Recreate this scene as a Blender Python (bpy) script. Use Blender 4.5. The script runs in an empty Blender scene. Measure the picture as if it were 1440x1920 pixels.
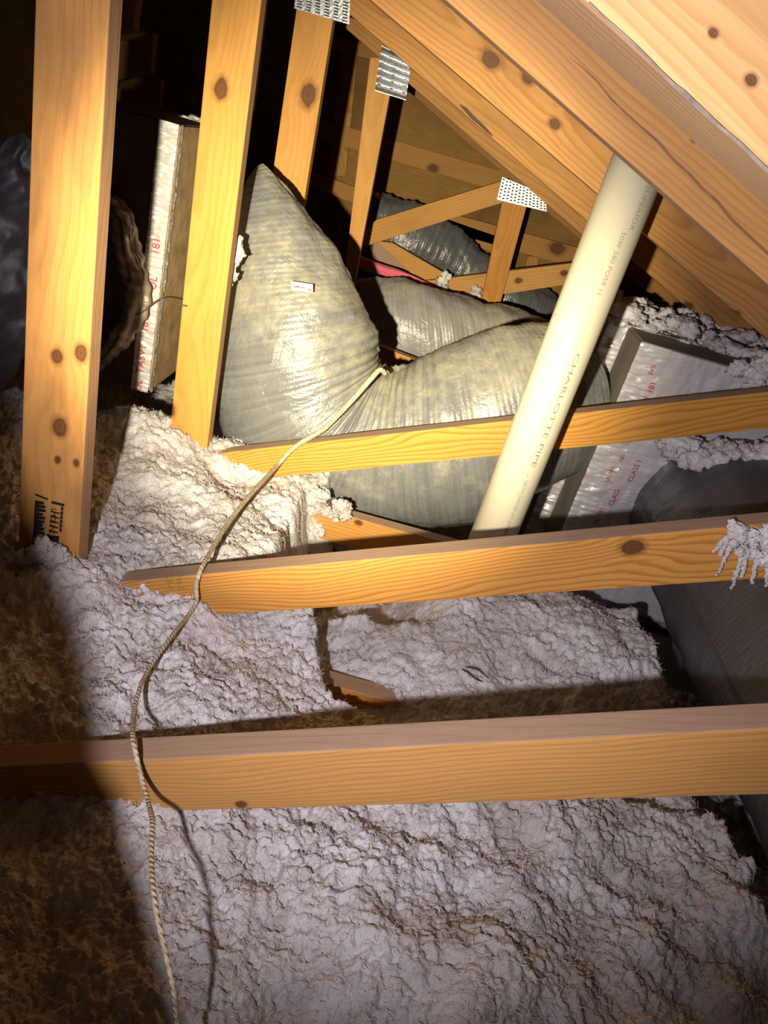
import bpy, bmesh, math, random
import numpy as np
from mathutils import Vector, Matrix

# ---------------------------------------------------------------- camera
F, CX, CY = 1387.0, 720.0, 960.0
def _n(v):
    v = np.array(v, float); return v/np.linalg.norm(v)
_D = _n((-60-CX, 3600-CY, F))
_Y = np.array((875-CX, 277-CY, F)); _Y = _n(_Y/np.linalg.norm(_Y) - _D*_D.dot(_n(_Y)))
_X = np.cross(_D, _Y)
R = np.array([_X, _Y, -_D])              # rows: world axes in camera coordinates (x right, y down, z forward)
def ray(px, py): return R @ np.array([(px-CX)/F, (py-CY)/F, 1.0])
def at(px, py, Y):
    r = ray(px, py); return Vector(r*Y/r[1])
def onz(px, py, Z):
    r = ray(px, py); return Vector(r*Z/r[2])
def loc(a, b, c): return Vector(R @ np.array([a, b, c]))

S = bpy.context.scene
COL = S.collection
cam = bpy.data.cameras.new('camera'); camo = bpy.data.objects.new('camera', cam); COL.objects.link(camo)
S.camera = camo
M = Matrix(((R[0][0], -R[0][1], -R[0][2]), (R[1][0], -R[1][1], -R[1][2]), (R[2][0], -R[2][1], -R[2][2])))
camo.matrix_world = M.to_4x4()
cam.sensor_fit = 'VERTICAL'; cam.sensor_height = 36.0; cam.lens = 36.0*F/1920.0
cam.clip_start = 0.01; cam.clip_end = 50

# ---------------------------------------------------------------- world and lights
W = bpy.data.worlds.new('dark_attic'); S.world = W; W.use_nodes = True
W.node_tree.nodes['Background'].inputs[0].default_value = (0.62, 0.60, 0.68, 1)
W.node_tree.nodes['Background'].inputs[1].default_value = 0.016
LP = loc(-0.165, 0.075, -0.06)
def spot(name, power, color, target, cone, blend, radius=0.012):
    l = bpy.data.lights.new(name, 'SPOT'); l.energy = power; l.color = color
    l.spot_size = math.radians(cone); l.spot_blend = blend; l.shadow_soft_size = radius
    o = bpy.data.objects.new(name, l); COL.objects.link(o); o.location = LP
    o.rotation_euler = (Vector(target)-LP).to_track_quat('-Z', 'Y').to_euler()
    return o
spot('flashlight_beam', 420, (1.0, 0.87, 0.54), at(700, 575, 2.0), 46, 1.0)
spot('flashlight_spill', 66, (0.98, 0.91, 0.97), at(780, 690, 1.2), 94, 1.0)
S.view_settings.view_transform = 'Standard'; S.view_settings.look = 'None'
S.view_settings.exposure = 0.0; S.view_settings.gamma = 1.0
S.view_settings.use_curve_mapping = False

rnd = random.Random(7)
# ---------------------------------------------------------------- node helpers
class NT:
    def __init__(s, name):
        s.m = bpy.data.materials.new(name); s.m.use_nodes = True
        s.t = s.m.node_tree; s.b = s.t.nodes['Principled BSDF']
    def n(s, typ, **k):
        nd = s.t.nodes.new(typ)
        for a, v in k.items(): setattr(nd, a, v)
        return nd
    def link(s, a, b): s.t.links.new(a, b)
    def math(s, op, a, b=None, c=None, clamp=False):
        nd = s.n('ShaderNodeMath', operation=op); nd.use_clamp = clamp
        for i, v in enumerate((a, b, c)):
            if v is None: continue
            if isinstance(v, (int, float)): nd.inputs[i].default_value = v
            else: s.link(v, nd.inputs[i])
        return nd.outputs[0]
    def vmul(s, v, xyz, add=(0, 0, 0)):
        nd = s.n('ShaderNodeVectorMath', operation='MULTIPLY_ADD'); s.link(v, nd.inputs[0])
        nd.inputs[1].default_value = xyz; nd.inputs[2].default_value = add
        return nd.outputs[0]
    def noise(s, v, scale, detail=3, rough=0.55, dist=0.0):
        nd = s.n('ShaderNodeTexNoise'); s.link(v, nd.inputs['Vector'])
        nd.inputs['Scale'].default_value = scale; nd.inputs['Detail'].default_value = detail
        nd.inputs['Roughness'].default_value = rough; nd.inputs['Distortion'].default_value = dist
        return nd.outputs[0]
    def ramp(s, f, stops, interp='LINEAR'):
        nd = s.n('ShaderNodeValToRGB'); s.link(f, nd.inputs[0]); cr = nd.color_ramp; cr.interpolation = interp
        while len(cr.elements) < len(stops): cr.elements.new(0.5)
        for e, (p, c) in zip(cr.elements, stops):
            e.position = p; e.color = (c, c, c, 1) if isinstance(c, (int, float)) else (*c, 1)
        return nd.outputs[0]
    def mix(s, f, a, b, mode='MIX'):
        nd = s.n('ShaderNodeMix', data_type='RGBA', blend_type=mode)
        for i, v in ((0, f), (6, a), (7, b)):
            if isinstance(v, (int, float)): nd.inputs[i].default_value = v
            elif isinstance(v, tuple): nd.inputs[i].default_value = (*v, 1)
            else: s.link(v, nd.inputs[i])
        return nd.outputs[2]
    def sep(s, v):
        nd = s.n('ShaderNodeSeparateXYZ'); s.link(v, nd.inputs[0]); return nd.outputs
    def comb(s, x, y, z):
        nd = s.n('ShaderNodeCombineXYZ')
        for i, v in enumerate((x, y, z)):
            if isinstance(v, (int, float)): nd.inputs[i].default_value = v
            else: s.link(v, nd.inputs[i])
        return nd.outputs[0]
    def bump(s, h, strength, dist, prev=None):
        nd = s.n('ShaderNodeBump'); nd.inputs['Strength'].default_value = strength
        nd.inputs['Distance'].default_value = dist; s.link(h, nd.inputs['Height'])
        if prev is not None: s.link(prev, nd.inputs['Normal'])
        return nd.outputs[0]
    def obj(s): return s.n('ShaderNodeTexCoord').outputs['Object']
    def out(s, col=None, rough=None, metal=None, normal=None, spec=None):
        b = s.b
        for k, v in (('Base Color', col), ('Roughness', rough), ('Metallic', metal), ('Normal', normal), ('Specular IOR Level', spec)):
            if v is None: continue
            if isinstance(v, (int, float)): b.inputs[k].default_value = v
            elif isinstance(v, tuple): b.inputs[k].default_value = (*v, 1)
            else: s.link(v, b.inputs[k])
        return s.m

def wood(seed, light=(0.60, 0.32, 0.09), dark=(0.36, 0.155, 0.035), freq=150, pith=(0.045, 0.06), tilt=0.03,
         contrast=0.75, knots=(), weather=0.8, dirt=0.25, warp=0.075):
    """sawn pine: growth rings about an offset pith, fibre, knots, greyed narrow edges"""
    t = NT('sawn_pine'); r = random.Random(seed)
    P = t.obj(); ox = r.uniform(-50, 50)
    w1 = t.noise(t.vmul(P, (1.6, 5, 5), (ox, 0, 0)), 1.0, 2)
    w2 = t.noise(t.vmul(P, (5.0, 26, 26), (ox+9, 3, 0)), 1.0, 2)
    x, y, z = t.sep(P)[:3]
    yy = t.math('ADD', t.math('MULTIPLY_ADD', x, tilt, pith[0]), y)
    zz = t.math('SUBTRACT', z, t.math('MULTIPLY_ADD', x, tilt*0.6, pith[1]))
    rad = t.math('SQRT', t.math('ADD', t.math('MULTIPLY', yy, yy), t.math('MULTIPLY', zz, zz)))
    rad = t.math('ADD', rad, t.math('MULTIPLY', t.math('SUBTRACT', w1, 0.5), warp))
    rad = t.math('ADD', rad, t.math('MULTIPLY', t.math('SUBTRACT', w2, 0.5), 0.010))
    kmask = None
    wob = t.math('MULTIPLY_ADD', t.noise(P, 60, 2), 0.6, 0.7)
    for (kx, kz, kr) in knots:
        dx = t.math('MULTIPLY', t.math('SUBTRACT', x, kx), 0.72/kr)
        dz = t.math('MULTIPLY', t.math('SUBTRACT', z, kz), 1.0/kr)
        d = t.math('MULTIPLY', t.math('SQRT', t.math('ADD', t.math('MULTIPLY', dx, dx), t.math('MULTIPLY', dz, dz))), wob)
        g = t.math('DIVIDE', 1.0, t.math('MULTIPLY_ADD', t.math('MULTIPLY', d, d), 0.35, 1.0))
        rad = t.math('ADD', rad, t.math('MULTIPLY', g, kr*0.9))
        km = t.ramp(t.math('MULTIPLY', d, 0.5), [(0.0, 1.0), (0.22, 0.93), (0.40, 1.0), (0.50, 0.5), (0.78, 0.0)])
        kmask = km if kmask is None else t.math('MAXIMUM', kmask, km)
    fr = t.math('FRACT', t.math('MULTIPLY', rad, freq))
    ring = t.ramp(fr, [(0.0, 0.0), (0.45, 0.15), (0.82, 1.0), (0.93, 0.8), (1.0, 0.0)])
    fib = t.noise(t.vmul(P, (6, 420, 420), (ox, 0, 0)), 1.0, 3)
    light = (light[0]*0.94, light[1]*0.86, light[2]*0.72); dark = (dark[0]*0.94, dark[1]*0.82, dark[2]*0.7)
    col = t.mix(t.math('MULTIPLY', ring, contrast), light, dark)
    col = t.mix(t.math('MULTIPLY', t.ramp(fib, [(0.35, 1.0), (0.62, 0.0)]), 0.28), col, dark)
    blot = t.noise(t.vmul(P, (4, 14, 14), (ox+3, 1, 2)), 1.0, 4)
    col = t.mix(t.math('MULTIPLY', t.ramp(blot, [(0.48, 0.0), (0.70, 1.0)]), dirt), col, (0.20, 0.10, 0.04))
    if kmask is not None:
        col = t.mix(t.math('MULTIPLY', kmask, 0.94), col, (0.085, 0.028, 0.010))
    # the narrow edges have greyed
    nz = t.math('ABSOLUTE', t.sep(t.n('ShaderNodeTexCoord').outputs['Normal'])[2])
    grey = t.mix(t.noise(t.vmul(P, (8, 90, 90)), 1.0, 3), (0.30, 0.20, 0.145), (0.44, 0.31, 0.235))
    col = t.mix(t.math('MULTIPLY', t.ramp(nz, [(0.6, 0.0), (0.8, 1.0)]), weather), col, grey)
    n1 = t.bump(t.math('ADD', t.math('MULTIPLY', ring, 0.5), fib), 0.25, 0.0012)
    return t.out(col, 0.62, 0.0, n1, 0.25)

def simple(name, col, rough=0.6, metal=0.0, nscale=0, nstr=0.2, ndist=0.002, var=None):
    t = NT(name); nrm = None; c = col
    P = t.obj()
    if nscale: nrm = t.bump(t.noise(P, nscale, 4), nstr, ndist)
    if var: c = t.mix(t.ramp(t.noise(P, var[1], 4), [(0.35, 0.0), (0.7, 1.0)]), col, var[0])
    return t.out(c, rough, metal, nrm)

def duct_mat(seed, base, dusty, dustamt, rough=0.34, ringf=90.0, tone2=None):
    """plastic jacket over wire coil: UV x round, y metres along; dust lies on what faces up"""
    t = NT('duct_jacket'); uv = t.n('ShaderNodeUVMap').outputs[0]; P = t.obj()
    u, v = t.sep(uv)[:2]
    nz = t.noise(t.vmul(P, (1, 1, 1), (seed, 0, 0)), 4.0, 4)
    fine = t.noise(P, 38, 5, 0.65)
    streak = t.noise(t.vmul(uv, (5, 90, 1), (seed, 0, 0)), 1.0, 3, 0.6)
    col = t.mix(t.ramp(streak, [(0.35, 0.0), (0.7, 0.6)]), base, tuple(min(1, c*1.7) for c in base))
    up = t.sep(t.n('ShaderNodeNewGeometry').outputs['Normal'])[2]
    d = t.math('ADD', t.math('MULTIPLY_ADD', fine, 0.45, t.math('MULTIPLY', nz, 0.7)), t.math('MULTIPLY', up, 0.20))
    d = t.math('MULTIPLY', t.ramp(d, [(0.60, 0.0), (0.92, 1.0)]), dustamt)
    col = t.mix(d, col, dusty)
    rr = t.math('MULTIPLY_ADD', d, 0.5, rough)
    hel = t.math('SINE', t.math('MULTIPLY_ADD', v, ringf*6.2832*0.9, t.math('MULTIPLY_ADD', u, 6.2832, t.math('MULTIPLY', nz, 9.0))))
    n1 = t.bump(hel, 0.22, 0.0012)
    wr = t.noise(t.vmul(uv, (14, 14, 1), (seed, 2, 0)), 1.0, 4, 0.6, 0.8)
    n2 = t.bump(wr, 0.5, 0.014, n1)
    n3 = t.bump(t.noise(P, 210, 3, 0.7), 0.42, 0.0022, n2)
    return t.out(col, rr, 0.0, n3, 0.75)

def foil_mat(seed, tint=(0.80, 0.79, 0.82), red=1.0, dusty=(0.36, 0.30, 0.24), dust=0.4):
    t = NT('aluminium_foil_facing'); P = t.obj()
    w = t.noise(t.vmul(P, (12, 12, 60), (seed, 0, 0)), 1.0, 4, 0.6, 0.8)
    w2 = t.noise(t.vmul(P, (60, 60, 220), (0, seed, 0)), 1.0, 3)
    d = t.math('MULTIPLY', t.ramp(t.noise(t.vmul(P, (1, 1, 1), (seed, 0, 4)), 14, 4), [(0.42, 0.0), (0.7, 1.0)]), dust)
    col = t.mix(d, tint, dusty)
    rough = t.math('MULTIPLY_ADD', d, 0.4, 0.33)
    n1 = t.bump(w, 0.55, 0.006); n2 = t.bump(w2, 0.35, 0.002, n1)
    return t.out(col, rough, t.math('MULTIPLY_ADD', d, -0.45, 0.45), n2)

# ---------------------------------------------------------------- object helpers
def tag(o, label=None, cat=None, group=None, kind=None):
    if label: o['label'] = label
    if cat: o['category'] = cat
    if group: o['group'] = group
    if kind: o['kind'] = kind
    return o
def empty(name, p, label=None, cat=None, group=None):
    o = bpy.data.objects.new(name, None); COL.objects.link(o); o.location = p; o.empty_display_size = 0.05
    return tag(o, label, cat, group)
def wloc(o):
    v = Vector((0, 0, 0))
    m = Matrix.Identity(4)
    while o is not None:
        m = o.matrix_basis @ m; o = o.parent
    return m
def put(o, mw, parent=None):
    """link o at world matrix mw under parent"""
    COL.objects.link(o)
    if parent is not None:
        o.parent = parent
        o.matrix_basis = wloc(parent).inverted() @ mw
    else: o.matrix_basis = mw
    return o
def mesh_obj(name, verts, faces, mat, parent=None, mw=None, uvs=None, smooth=False):
    me = bpy.data.meshes.new(name); me.from_pydata([tuple(v) for v in verts], [], faces); me.update()
    if mat: me.materials.append(mat)
    if uvs is not None:
        ul = me.uv_layers.new(name='UVMap')
        li = np.empty(len(me.loops), np.int32); me.loops.foreach_get('vertex_index', li)
        ul.data.foreach_set('uv', np.array(uvs, np.float32)[li].ravel())
    if smooth: me.polygons.foreach_set('use_smooth', [True]*len(me.polygons))
    o = bpy.data.objects.new(name, me)
    return put(o, mw or Matrix.Identity(4), parent)

def board(name, poly, Y, parent, seed, depth=0.038, knots=(), bevel=0.0022, axis=None, sag=0.0, **kw):
    """sawn board: poly = outline of its front face at depth Y (first edge runs along the grain)"""
    pts = [at(x, y, Y) for x, y in poly]
    o0 = pts[0]; e = (pts[1]-pts[0]) if axis is None else (at(*axis[1], Y)-at(*axis[0], Y)); e.normalize()
    up = Vector((0, 0, 1)) if abs(e.z) < 0.9 else Vector((1, 0, 0))
    yb = Vector((0, 1, 0)); zb = e.cross(yb); 
    if zb.dot(up) < 0: zb = -zb; 
    # right handed frame
    if e.cross(yb).dot(zb) < 0: e = -e
    mw = Matrix((( e.x, yb.x, zb.x, o0.x), (e.y, yb.y, zb.y, o0.y), (e.z, yb.z, zb.z, o0.z), (0, 0, 0, 1)))
    inv = mw.inverted()
    L = [inv @ p for p in pts]
    bm = bmesh.new()
    a = [bm.verts.new((p.x, 0, p.z)) for p in L]; b = [bm.verts.new((p.x, depth, p.z)) for p in L]
    n = len(L)
    bm.faces.new(a); bm.faces.new(b[::-1])
    for i in range(n): bm.faces.new((a[i], b[i], b[(i+1) % n], a[(i+1) % n]))
    bmesh.ops.recalc_face_normals(bm, faces=bm.faces)
    bmesh.ops.bevel(bm, geom=bm.edges[:], offset=bevel, segments=2, affect='EDGES', profile=0.6)
    me = bpy.data.meshes.new(name); bm.to_mesh(me); bm.free()
    kk = []
    for (kx, ky, kr) in knots:
        q = inv @ at(kx, ky, Y); kk.append((q.x, q.z, kr))
    me.materials.append(wood(seed, knots=kk, **kw))
    o = bpy.data.objects.new(name, me)
    return put(o, mw, parent)

def on_face(poly, Y, mat, name, parent, lift=0.0008, thick=0.0006):
    """thin slab lying on a face of constant Y"""
    pts = [at(x, y, Y) for x, y in poly]
    v = [(p.x, p.y-lift-thick, p.z) for p in pts] + [(p.x, p.y-lift, p.z) for p in pts]
    n = len(pts)
    f = [tuple(range(n)), tuple(range(2*n-1, n-1, -1))] + [(i, n+i, n+(i+1) % n, (i+1) % n) for i in range(n)]
    return mesh_obj(name, v, f, mat, parent)

def text_mesh(s, size):
    cu = bpy.data.curves.new('t', 'FONT'); cu.body = s; cu.size = size; cu.resolution_u = 2
    o = bpy.data.objects.new('t', cu); COL.objects.link(o)
    dg = bpy.context.evaluated_depsgraph_get(); me = bpy.data.meshes.new_from_object(o.evaluated_get(dg))
    v = [tuple(x.co) for x in me.vertices]; f = [tuple(p.vertices) for p in me.polygons]
    bpy.data.objects.remove(o); bpy.data.curves.remove(cu); bpy.data.meshes.remove(me)
    return v, f
def text_on(s, size, origin, ex, ey, mat, name, parent, stretch=1.0):
    v, f = text_mesh(s, size)
    ex = ex.normalized(); ey = ey.normalized(); nn = ex.cross(ey)
    return mesh_obj(name, [origin + ex*(a*stretch) + ey*b + nn*0.0 for a, b, c in v], f, mat, parent)

# numpy value noise ----------------------------------------------------
_rs = np.random.RandomState(3); _T = _rs.rand(256, 256)
def vn(x, y):
    xi = np.floor(x).astype(int); yi = np.floor(y).astype(int); fx = x-xi; fy = y-yi
    fx = fx*fx*(3-2*fx); fy = fy*fy*(3-2*fy)
    g = lambda i, j: _T[i % 256, j % 256]
    return (g(xi, yi)*(1-fx)+g(xi+1, yi)*fx)*(1-fy)+(g(xi, yi+1)*(1-fx)+g(xi+1, yi+1)*fx)*fy
def worley(x, y):
    xi = np.floor(x).astype(int); yi = np.floor(y).astype(int); d = np.full(x.shape, 1e-6)
    for i in (-1, 0, 1):
        for j in (-1, 0, 1):
            a = (xi+i) % 256; b = (yi+j) % 256
            px = xi+i+_T[a, b]; py = yi+j+_T[(a*7+13) % 256, (b*3+91) % 256]
            d += np.exp(-3.2*((x-px)**2+(y-py)**2))
    return -np.log(d)/3.2+0.1
def puffs(x, y):
    return 0.85-np.clip(worley(x, y), -0.3, 1)
def fbm(x, y, o=4, r=0.5):
    s = 0; a = 1; t = 0
    for i in range(o): s = s+a*vn(x+17.3*i, y-9.1*i); t += a; a *= r; x = x*2.03; y = y*2.03
    return s/t
def billow(x, y, o=4, r=0.5):
    s = 0; a = 1; t = 0
    for i in range(o): s = s+a*np.abs(2*vn(x+31.7*i, y+5.9*i)-1); t += a; a *= r; x = x*2.1; y = y*2.1
    return s/t
def sst(a, b, x):
    t = np.clip((x-a)/(b-a), 0, 1); return t*t*(3-2*t)

# ================================================================ SETTING
GZ = -0.79
dry = simple('ceiling_board', (0.16, 0.14, 0.12), 0.9, 0, 30, 0.2, 0.002)
def slab(name, x0, x1, y0, y1, z0, z1, mat):
    v = [(x, y, z) for z in (z0, z1) for y in (y0, y1) for x in (x0, x1)]
    f = [(0, 2, 3, 1), (4, 5, 7, 6), (0, 1, 5, 4), (1, 3, 7, 5), (3, 2, 6, 7), (2, 0, 4, 6)]
    return mesh_obj(name, v, f, mat)
tag(slab('floor', -3.5, 3.5, -0.6, 4.4, -1.06, -1.04, dry), kind='structure')

def ply_mat():
    t = NT('plywood_sheathing'); P = t.obj()
    w = t.noise(t.vmul(P, (0.9, 1, 7)), 1.0, 4, 0.6, 1.0)
    fr = t.math('FRACT', t.math('MULTIPLY', w, 16))
    col = t.mix(t.math('MULTIPLY', t.ramp(fr, [(0.2, 0.0), (0.8, 1.0)]), 0.35), (0.30, 0.165, 0.05), (0.19, 0.095, 0.028))
    col = t.mix(t.ramp(t.noise(P, 2.5, 5), [(0.45, 0.0), (0.7, 0.8)]), col, (0.12, 0.065, 0.025))
    return t.out(col, 0.75, 0, t.bump(w, 0.2, 0.003), 0.2)
PLY = ply_mat()
YW = 4.1
wall = tag(slab('wall_back', -3.4, 3.4, YW, YW+0.02, -1.04, 1.6, PLY), kind='structure')
# roof deck over the rafters, falling to the right
def deckz(x, y): return 0.355 - 0.392*x - 0.04*y
v = []; 
for dz in (0, 0.015):
    for (x, y) in ((-1.2, -0.4), (3.2, -0.4), (3.2, 4.3), (-1.2, 4.3)): v.append((x, y, deckz(x, y)+dz))
deck = mesh_obj('ceiling', v, [(0, 1, 2, 3), (7, 6, 5, 4), (0, 4, 5, 1), (1, 5, 6, 2), (2, 6, 7, 3), (3, 7, 4, 0)], PLY)
tag(deck, kind='structure')
v = []
for dz in (0, 0.015):
    for (x, y) in ((-3.5, -0.4), (-1.2, -0.4), (-1.2, 4.3), (-3.5, 4.3)): v.append((x, y, 0.83+0.392*(x+1.2)-0.04*y+dz))
deck2 = mesh_obj('ceiling', v, [(0, 1, 2, 3), (7, 6, 5, 4), (0, 4, 5, 1), (1, 5, 6, 2), (2, 6, 7, 3), (3, 7, 4, 0)], PLY)
tag(deck2, kind='structure')
# nailed strips on the back wall (pieces of the wall)
def girt(poly, seed, depth=0.038, knots=(), dy=0.0, **kw):
    board('wall_strip', poly, YW-depth-dy, wall, seed, depth, knots, weather=0.3, **kw)
WL = dict(light=(0.50, 0.28, 0.09), dark=(0.30, 0.15, 0.04))
girt([(560, 52), (760, 100), (758, 128), (560, 78)], 11, **WL)
girt([(560, 212), (965, 328), (955, 364), (560, 250)], 12, knots=[(812, 316, 0.02)], **WL)
girt([(520, 300), (960, 452), (950, 482), (520, 330)], 13, **WL)
girt([(800, 388), (1180, 490), (1170, 528), (800, 424)], 14, knots=[(1045, 466, 0.03)], **WL)
girt([(640, 90), (672, 92), (648, 330), (616, 330)], 15, depth=0.02, axis=((650, 90), (630, 330)), **WL)
girt([(990, 480), (1012, 482), (985, 600), (965, 598)], 16, depth=0.02, dy=0.04, axis=((1000, 480), (975, 600)), **WL)
girt([(760, 425), (1000, 515), (995, 560), (755, 470)], 18, **WL)

# ================================================================ TRUSSES
plate_steel = NT('galvanised_steel')
_P = plate_steel.obj(); _nz = plate_steel.noise(_P, 70, 3)
plate_steel = plate_steel.out(plate_steel.mix(_nz, (0.30, 0.32, 0.36), (0.58, 0.60, 0.64)), plate_steel.math('MULTIPLY_ADD', _nz, 0.3, 0.22), 0.75,
                              plate_steel.bump(plate_steel.noise(_P, 160, 2), 0.4, 0.002))
hole_m = simple('punched_hole', (0.03, 0.025, 0.02), 0.8)

def gusset(poly, Y, parent, nu=7, nv=10, ridged=False, label=None):
    """toothed truss plate: steel sheet with rows of punched slots"""
    Yf = Y-0.0016
    o = on_face(poly, Y, plate_steel, 'gusset_plate', parent, 0.0004, 0.0014)
    P0, P1, P3 = at(*poly[0], Yf), at(*poly[1], Yf), at(*poly[-1], Yf)
    # bilinear over first four corners
    q = [at(*p, Yf) for p in (poly if len(poly) == 4 else [poly[0], poly[1], poly[-2], poly[-1]])]
    vs = []; fs = []
    for i in range(nu):
        for j in range(nv):
            uc = (i+0.5)/nu; vc = (j+0.5+(0.25 if i % 2 else 0))/(nv+0.5)
            if vc > 0.97: continue
            for k, (du, dv, dy) in enumerate(((-0.28, -0.22, 0), (0.28, -0.22, 0), (0.28, 0.22, 0), (-0.28, 0.22, 0), (0, -0.30, -0.003), (0, 0.30, -0.003))):
                uu = uc+du/nu; vv = vc+dv/nv
                p = (q[0]*(1-uu)+q[1]*uu)*(1-vv)+(q[3]*(1-uu)+q[2]*uu)*vv
                vs.append((p.x, p.y-0.0004+dy*(1 if ridged else 0.35), p.z))
            b = len(vs)-6
            fs += [(b, b+1, b+2, b+3)]
    h = mesh_obj('punched_teeth', vs, fs, hole_m, o); h['kind'] = 'stuff'
    if ridged:
        vs = []; fs = []
        for j in range(nv//2):
            for s, dy in ((0.1, 0), (0.5, -0.007), (0.9, 0)):
                vv = (j+s)/(nv//2)
                for uu in (0.0, 1.0):
                    p = (q[0]*(1-uu)+q[1]*uu)*(1-vv)+(q[3]*(1-uu)+q[2]*uu)*vv
                    vs.append((p.x, p.y-0.001+dy, p.z))
            b = len(vs)-6
            fs += [(b, b+1, b+3, b+2), (b+2, b+3, b+5, b+4)]
        r = mesh_obj('tooth_ridge', vs, fs, plate_steel, o); r['kind'] = 'stuff'
    return o

green = simple('green_ink', (0.16, 0.22, 0.03), 0.7)
black = simple('black_ink', (0.012, 0.010, 0.012), 0.6)
YT = {'a': 0.60, 'b': 1.03, 'c': 1.62, 'd': 2.20, 'e': 2.80, 'f': 3.42}

# --- truss just left of and below the view: its web shades the lower left corner
t0 = empty('roof_truss', (-0.4, 0.2, -0.8), 'pine roof truss nearest the viewer, its web out of view at the lower left', 'truss', 'pine roof trusses')
def board3(name, p0, p1, width, Y, parent, seed, depth=0.038, **kw):
    """straight board between two XZ points at depth Y; width measured to the left of p0->p1"""
    d = Vector((p1[0]-p0[0], 0, p1[1]-p0[1])).normalized(); w = Vector((-d.z, 0, d.x))*width
    q = [Vector((p0[0], Y, p0[1])), Vector((p1[0], Y, p1[1]))]; q = q+[q[1]+w, q[0]+w]
    px = []
    for p in q:
        c = R.T @ np.array(p); px.append((CX+F*c[0]/c[2], CY+F*c[1]/c[2]))
    return board(name, px, Y, parent, seed, depth, **kw)
# the edge of the near web lies in the plane through the lamp and the shadow edge on the first chord
_p1 = at(177, 1415, 0.6); _p2 = at(243, 1525, 0.6)
_nn = (_p2-_p1).cross(LP-_p1).normalized()
def _edge(z, Y): return ((_nn.dot(_p1) - _nn.y*Y - _nn.z*z)/_nn.x)
YN = 0.17
E_TOP, E_BOT = 0.02, -0.55
def web_near():
    p0 = (_edge(E_BOT, YN), E_BOT); p1 = (_edge(E_TOP, YN), E_TOP)
    v = [(p0[0], YN, p0[1]), (p1[0], YN, p1[1]), (p1[0]-0.10, YN, p1[1]-0.0), (p0[0]-0.10, YN, p0[1]-0.0)]
    v += [(a, b-0.038, c) for a, b, c in v]
    f = [(0, 1, 2, 3), (7, 6, 5, 4), (0, 4, 5, 1), (1, 5, 6, 2), (2, 6, 7, 3), (3, 7, 4, 0)]
    mesh_obj('diagonal_web', v, f, wood(5), t0)
web_near()

# --- truss a
ta = empty('roof_truss', (-0.3, YT['a'], GZ), 'nearest pine roof truss in view, with the lowest wide beam and top right rafter', 'truss', 'pine roof trusses')
board('rafter', [(900, -175), (1690, 545), (1900, 300), (1110, -420)], 0.50, ta, 21, depth=0.096, bevel=0.005,
      light=(0.62, 0.41, 0.20), dark=(0.46, 0.27, 0.11), freq=130, contrast=0.6, weather=0.35, tilt=0.01,
      knots=[(1337, 62, 0.0025), (1408, 150, 0.003)], dirt=0.1)
board('diagonal_web', [(-260, 1452), (1660, 1355), (1660, 1484), (-260, 1537)], YT['a'], ta, 22,
      freq=160, pith=(0.06, 0.13), tilt=0.004, contrast=0.55, knots=[(452, 1508, 0.005), (1105, 1500, 0.003)], weather=0.85, dirt=0.12,
      light=(0.60, 0.35, 0.13), dark=(0.38, 0.19, 0.06))
board3('bottom_chord', (-1.6, -0.93), (2.2, -0.93), 0.089, YT['a'], ta, 23)

# --- truss b
tb = empty('roof_truss', (-0.45, YT['b'], GZ), 'second pine roof truss, with the black-stamped left post and the middle beam', 'truss', 'pine roof trusses')
board('rafter', [(700, -120), (1560, 640), (1700, 470), (840, -290)], YT['b'], tb, 31, depth=0.04,
      light=(0.60, 0.34, 0.13), dark=(0.40, 0.20, 0.065), freq=140, pith=(0.03, -0.03), tilt=0.006, contrast=0.5, weather=0.55, dirt=0.2, knots=[(1302, 262, 0.003)])
pst = board('post', [(32, 1110), (70, -120), (213, -120), (143, 1110)], YT['b'], tb, 32,
      knots=[(107, 668, 0.009), (152, 662, 0.010), (108, 862, 0.005), (143, 868, 0.005), (112, 800, 0.012)], contrast=0.4, freq=120, pith=(0.09, 0.02), dirt=0.6,
      light=(0.62, 0.34, 0.12), dark=(0.45, 0.22, 0.07), axis=((90, 1110), (141, -120)), weather=0.5)
cb = board('diagonal_web', [(170, 1096), (1680, 960), (1690, 1068), (330, 1158), (240, 1134), (180, 1106)], YT['b'], tb, 33, knots=[(1186, 1026, 0.013)],
      freq=135, pith=(0.03, 0.04), tilt=0.03, warp=0.13, contrast=0.95, weather=0.9, dirt=0.1, light=(0.66, 0.36, 0.10), dark=(0.42, 0.19, 0.045))
board3('bottom_chord', (-1.6, -0.968), (0.150, -0.968), 0.089, YT['b'], tb, 34)

# --- truss c
tc = empty('roof_truss', (-0.5, YT['c'], GZ), 'third pine roof truss, with the narrow beam behind the pale pipe and a knotty post', 'truss', 'pine roof trusses')
board('rafter', [(560, -115), (1620, 790), (1740, 640), (680, -265)], YT['c'], tc, 41,
      light=(0.52, 0.285, 0.10), dark=(0.33, 0.16, 0.045), freq=110, pith=(0.01, 0.06), tilt=0.02, contrast=0.7, weather=0.4,
      knots=[(920, 112, 0.014), (990, 145, 0.010), (1040, 232, 0.009), (1380, 590, 0.008)], dirt=0.3)
board('post', [(312, 875), (405, -80), (500, -80), (384, 875)], YT['c'], tc, 42, knots=[(414, 167, 0.014), (318, 768, 0.014)], contrast=0.4, freq=110,
      pith=(0.08, 0.03), light=(0.66, 0.37, 0.10), dark=(0.50, 0.24, 0.05), axis=((350, 875), (450, -80)), dirt=0.25, weather=0.5)
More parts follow.
